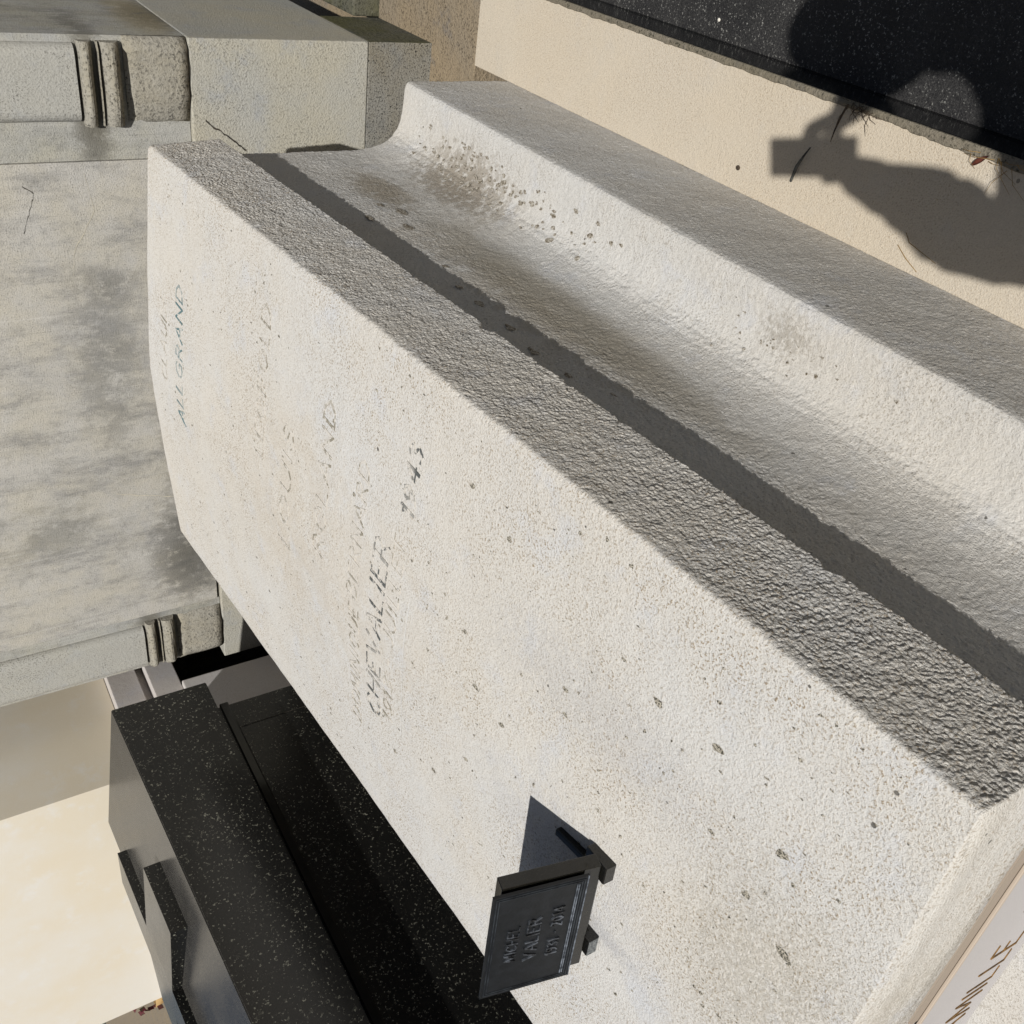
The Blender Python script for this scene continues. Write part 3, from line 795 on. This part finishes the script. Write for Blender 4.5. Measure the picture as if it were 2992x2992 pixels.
# ================================================================== RIGHT NEIGHBOUR: weathered black granite grave slab
gs = thing('grave_slab', 'dusty black granite grave slab right of the pale paving', 'grave slab', (.35, .8, -.12))
bm = bmesh.new(); box(bm, -.3145, 1.1, -.8, 2.6, -.119, -.108, .002); mk('slab', bm, M_granw, gs)
bm = bmesh.new()
prism_y(bm, [(-.3215, -.118), (-.3215, -.004), (-.3185, -.0025), (-.3165, -.006), (-.3155, -.100), (-.3135, -.1078), (-.3135, -.118)], -.8, 2.6)
mk('polished_edge', bm, M_graned, gs)

# ================================================================== LITTER
def twig(pts, rad, mat, label, cat='twig'):
    bm = bmesh.new(); tube(bm, pts, rad, 6); o = mk('dry_twig' if cat == 'twig' else 'grass_straw', bm, mat); tag(o, label, cat); return o
M_tw = plain('dark_bark', (44, 36, 28), .9, (84, 70, 54), 60)
M_st = plain('straw', (150, 122, 72), .8, (110, 84, 48), 40)
twig([(-.4125, 1.2863, .006), (-.43, 1.293, .010), (-.452, 1.305, .007), (-.4833, 1.3117, .005)], [.001, .002, .0032, .0024], plain('grey_bark', (98, 98, 92), .9, (40, 38, 34), 50), 'short grey twig lying in the phone-shaped shadow on the paving')
twig([(-.322, 1.226, .012), (-.345, 1.232, .014), (-.37, 1.24, .010), (-.392, 1.247, .004)], [.002, .0019, .0014, .0006], M_tw, 'dark pointed twig sticking out from the mossy joint')
twig([(-.5079, 1.0413, .002), (-.522, 1.014, .006), (-.5365, .9872, .002)], [.0007, .0007, .0005], M_st, 'thin straight straw lying across the pale paving', 'straw')
twig([(-.4837, 1.0331, .002), (-.494, 1.015, .010), (-.5102, .9589, .002)], [.0006, .0007, .0004], M_st, 'thin bent straw lying along the shadow edge', 'straw')
# tuft of dry roots in the joint
bm = bmesh.new(); random.seed(11)
for i in range(26):
    c = Vector((-.322+random.uniform(-.008, .004), random.uniform(1.165, 1.235), .002))
    d = Vector((random.uniform(-1, .3), random.uniform(-1, .8), random.uniform(.1, .6))).normalized(); L_ = random.uniform(.012, .042)
    tube(bm, [c, c+d*L_*.5+Vector((0, 0, .003)), c+d*L_-Vector((0, 0, d.z*L_*.8))], [.0007, .0006, .0003], 3)
tag(mk('root_tuft', bm, M_tw), 'tangle of dark dry roots growing in the joint beside the black slab', 'weed')
bm = bmesh.new(); random.seed(15)
for i in range(11):
    c = Vector((-.330+random.uniform(-.008, .006), random.uniform(.885, .985), .003))
    d = Vector((random.uniform(-1, .1), random.uniform(-.9, .5), random.uniform(.05, .3))).normalized(); L_ = random.uniform(.02, .06)
    tube(bm, [c, c+d*L_*.5+Vector((0, 0, .004)), c+d*L_-Vector((0, 0, d.z*L_))], [.0006, .0005, .0003], 3)
tag(mk('grass_tuft', bm, M_st), 'sparse tuft of yellow straw around the red leaf', 'weed')
# curled leaf
bm = bmesh.new(); rows = []
for i in range(9):
    t = i/8; w_ = .0042*math.sin(math.pi*min(1, t*.92+.06))
    c = Vector((-.347, .957, .004)).lerp(Vector((-.325, .934, .008)), t); s_ = Vector((.72, .69, 0))
    rows.append([bm.verts.new(c + s_*w_*k + Vector((0, 0, abs(k)**1.5*.004+.002*math.sin(t*5)))) for k in (-1, -.5, 0, .5, 1)])
for a, b in zip(rows, rows[1:]):
    for k in range(4): bm.faces.new((a[k], a[k+1], b[k+1], b[k]))
tag(mk('dead_leaf', bm, plain('red_brown_leaf', (98, 50, 36), .6, (66, 36, 28), 90), smooth=True), 'small curled red-brown dead leaf at the paving edge', 'leaf')
def pebble(c, r_, mat, label, name='pebble'):
    bm = bmesh.new(); bmesh.ops.create_icosphere(bm, subdivisions=2, radius=r_)
    for v in bm.verts: v.co = Vector((v.co.x*random.uniform(.8, 1.1), v.co.y, v.co.z*.6)) + Vector(c); 
    tag(mk(name, bm, mat), label, 'pebble')
pebble((-.5015, 1.4575, .002), .0055, M_tw, 'single black pebble on the sunlit pale paving')
M_wch = plain('white_chip', (216, 210, 196), .8)
pebble((-.2764, 1.7196, -.106), .004, M_wch, 'white stone chip on the sunlit part of the black slab')
pebble((-.3205, 1.344, -.104), .0045, M_wch, 'white stone chip on the shaded edge of the black slab')

# ================================================================== THE PHOTOGRAPHER (behind the camera; casts the shadow on the right)
def skin_body(name, nodes, edges, mats, sub=2, root=0):
    me = bpy.data.meshes.new(name); bm = bmesh.new()
    idx = {k: i for i, k in enumerate(nodes)}
    vs = [bm.verts.new(nodes[k][0]) for k in nodes]
    for a, b in edges: bm.edges.new((vs[idx[a]], vs[idx[b]]))
    bm.to_mesh(me); bm.free()
    o = bpy.data.objects.new(name, me); COL.objects.link(o)
    md = o.modifiers.new('skin', 'SKIN'); md.use_smooth_shade = True
    lay = me.skin_vertices[0] if len(me.skin_vertices) else me.attributes.new('skin', 'FLOAT2', 'POINT')
    for i, k in enumerate(nodes):
        r_ = nodes[k][1]; r_ = r_ if isinstance(r_, tuple) else (r_, r_)
        me.skin_vertices[0].data[i].radius = r_
        me.skin_vertices[0].data[i].use_root = (i == root)
    sb = o.modifiers.new('sub', 'SUBSURF'); sb.levels = sub; sb.render_levels = sub
    dg = bpy.context.evaluated_depsgraph_get()
    new = bpy.data.meshes.new_from_object(o.evaluated_get(dg))
    bpy.data.objects.remove(o)
    for m__ in mats: new.materials.append(m__)
    return new
ND = {
 'pelvis': ((.42, -.34, .86), (.17, .12)), 'waist': ((.41, -.29, 1.04), (.16, .12)), 'chest': ((.38, -.20, 1.22), (.185, .12)), 'neckb': ((.34, -.16, 1.36), (.10, .09)), 'neck': ((.30, -.15, 1.42), (.07, .07)),
 'head1': ((.275, -.115, 1.495), (.080, .085)), 'head2': ((.275, -.115, 1.575), (.083, .095)), 'head3': ((.275, -.13, 1.645), (.060, .067)),
 'col': ((.232, -.15, 1.335), .062), 'shL': ((.225, -.22, 1.215), .088), 'elL': ((-.085, -.27, 1.205), .086), 'faM': ((-.062, -.21, 1.285), .076), 'faL': ((-.03, -.16, 1.36), .058), 'wrL': ((-.003, -.10, 1.405), .038), 'paL': ((.008, -.068, 1.435), (.034, .020)),
 'shR': ((.53, -.18, 1.28), .085), 'elR': ((.40, -.06, 1.26), .088), 'faR': ((.27, -.058, 1.35), .085), 'faQ': ((.18, -.058, 1.41), .072), 'wrR': ((.125, -.058, 1.42), .045), 'paR': ((.085, -.055, 1.425), (.036, .020)),
 'hipL': ((.33, -.35, .76), .10), 'knL': ((.31, -.30, .36), .064), 'anL': ((.29, -.38, -.03), .042), 'toL': ((.27, -.23, -.075), (.036, .030)),
 'hipR': ((.52, -.37, .76), .10), 'knR': ((.55, -.33, .36), .064), 'anR': ((.57, -.41, -.03), .042), 'toR': ((.57, -.26, -.075), (.036, .030)),
}
ED = [('pelvis', 'waist'), ('waist', 'chest'), ('chest', 'neckb'), ('neckb', 'neck'), ('neck', 'head1'), ('head1', 'head2'), ('head2', 'head3'),
      ('neckb', 'col'), ('col', 'shL'), ('shL', 'elL'), ('elL', 'faM'), ('faM', 'faL'), ('faL', 'wrL'), ('wrL', 'paL'), ('chest', 'shR'), ('shR', 'elR'), ('elR', 'faR'), ('faR', 'faQ'), ('faQ', 'wrR'), ('wrR', 'paR'),
      ('pelvis', 'hipL'), ('hipL', 'knL'), ('knL', 'anL'), ('anL', 'toL'), ('pelvis', 'hipR'), ('hipR', 'knR'), ('knR', 'anR'), ('anR', 'toR')]
# phone frame in world space
Rc = M
def cw(x, y, z): return Vector((0, 0, 1.5)) + Rc @ Vector((x, y, z))
# fingers of the left hand round the lower edge of the phone, of the right hand on its side
def addf(tag_, root, pts, r0):
    prev = root
    for i, p in enumerate(pts):
        k = tag_+str(i); ND[k] = (tuple(p), r0*(1-.12*i)); ED.append((prev, k)); prev = k
for i, yy in enumerate((-.030, -.010, .010, .028)):
    addf('fl%d' % i, 'paL', [cw(.090, yy, .030), cw(.098-.004*i, yy*1.1, .006), cw(.088-.004*i, yy*1.0, -.006)], .0095)
addf('tl', 'paL', [cw(.085, -.045, .030), cw(.055, -.044, .020)], .011)
for i, xx in enumerate((.035, .053, .071, .088)):
    addf('fr%d' % i, 'paR', [cw(xx, .052, .026), cw(xx, .046, .004), cw(xx, .036, -.007)], .0092)
addf('tr', 'paR', [cw(.048, .052, .032), cw(.040, .030, .024)], .011)
M_skin = plain('skin', (196, 150, 124), .55); M_coat = plain('navy_jacket', (40, 46, 62), .9, (50, 56, 72), 80, .001)
M_jean = plain('grey_trousers', (70, 72, 78), .9, (60, 62, 68), 80, .001); M_shoe = plain('leather_shoe', (34, 28, 24), .5)
me = skin_body('person', ND, ED, [M_skin, M_coat, M_jean, M_shoe])
wl, wr, nk = Vector(ND['wrL'][0]), Vector(ND['wrR'][0]), Vector(ND['neck'][0])
for p in me.polygons:
    c = p.center
    if c.z < -.0: m__ = 3
    elif c.z < .88: m__ = 2
    elif (c.z > 1.41 and c.x > .2 and c.y < .5) or (c-Vector(ND['paL'][0])).length < .075 and c.z > 1.395 or (c.x < .125 and c.y > -.1 and c.z > 1.385) or (c-cw(.06, 0, .02)).length < .10: m__ = 0
    else: m__ = 1
    p.material_index = m__; p.use_smooth = True
org = Vector((.42, -.32, -.108))
for v in me.vertices: v.co -= org
per = bpy.data.objects.new('person', me); COL.objects.link(per); per.location = org; per['_w'] = tuple(org)
for v in me.vertices:
    w_ = v.co+org
    if w_.z < 1.40 and (w_-cw(.06, 0, .02)).length > .10 and w_.z > .05:
        f_ = noise.noise(w_*9)*.016 + noise.noise(w_*24)*.009 + (1-abs(noise.noise(Vector((w_.x*6, w_.y*6, w_.z*26)))))**4*.010
        v.co += v.normal*f_
zmin = min(v.co.z for v in me.vertices)
for v in me.vertices:
    if v.co.z < 0: v.co.z = 0
tag(per, 'person in navy jacket leaning in and holding up a phone, shadow on the paving', 'person')
# hair, face
bm = bmesh.new(); bmesh.ops.create_uvsphere(bm, u_segments=20, v_segments=14, radius=1)
for v in list(bm.verts):
    if v.co.z < -.25 and v.co.y > -.3: bm.verts.remove(v)
for v in bm.verts: v.co = Vector((.275+v.co.x*.092, -.135+v.co.y*.108, 1.590+v.co.z*.104+nz(v.co, 6, .006)))
mk('hair', bm, plain('brown_hair', (60, 44, 32), .7, (40, 28, 20), 90, .002), per, smooth=True)
for sx in (-1, 1):
    bm = bmesh.new(); bmesh.ops.create_uvsphere(bm, u_segments=10, v_segments=8, radius=.012)
    for v in bm.verts: v.co += Vector((.276+sx*.031, -.030, 1.557))
    mk('eye', bm, plain('eye_white', (226, 224, 220), .3), per, smooth=True)
    bm = bmesh.new(); bmesh.ops.create_uvsphere(bm, u_segments=10, v_segments=8, radius=1)
    for v in bm.verts: v.co = Vector((.276+sx*(.084+v.co.x*.010), -.115+v.co.y*.018, 1.543+v.co.z*.032))
    mk('ear', bm, M_skin, per, smooth=True)
bm = bmesh.new(); bmesh.ops.create_cone(bm, segments=10, radius1=.016, radius2=.007, depth=.045, cap_ends=True)
for v in bm.verts: v.co = Vector((.276+v.co.x, -.024+v.co.y-.3*(v.co.z), 1.529+v.co.z))
mk('nose', bm, M_skin, per, smooth=True)
bm = bmesh.new(); tube(bm, [(.256, -.033, 1.491), (.276, -.026, 1.489), (.296, -.033, 1.491)], [.003, .005, .003], 8)
mk('mouth', bm, plain('lips', (160, 92, 84), .5), per, smooth=True)
# phone, its lens is the viewpoint
bm = bmesh.new(); obox(bm, cw(-.036, -.0375, .006), cw(.158, 0, 0)-cw(0, 0, 0), cw(0, .075, 0)-cw(0, 0, 0), cw(0, 0, .008)-cw(0, 0, 0), .003, 2)
ph = mk('phone', bm, plain('phone_glass', (20, 20, 22), .2)); tag(ph, 'black phone held in both hands by the photographer', 'phone')
bm = bmesh.new(); obox(bm, cw(-.033, -.0345, .0142), cw(.152, 0, 0)-cw(0, 0, 0), cw(0, .069, 0)-cw(0, 0, 0), cw(0, 0, .0006)-cw(0, 0, 0), 0)
mk('screen', bm, plain('screen_dark', (12, 14, 18), .1), ph)

for o in bpy.data.objects:
    if '_w' in o.keys(): del o['_w']
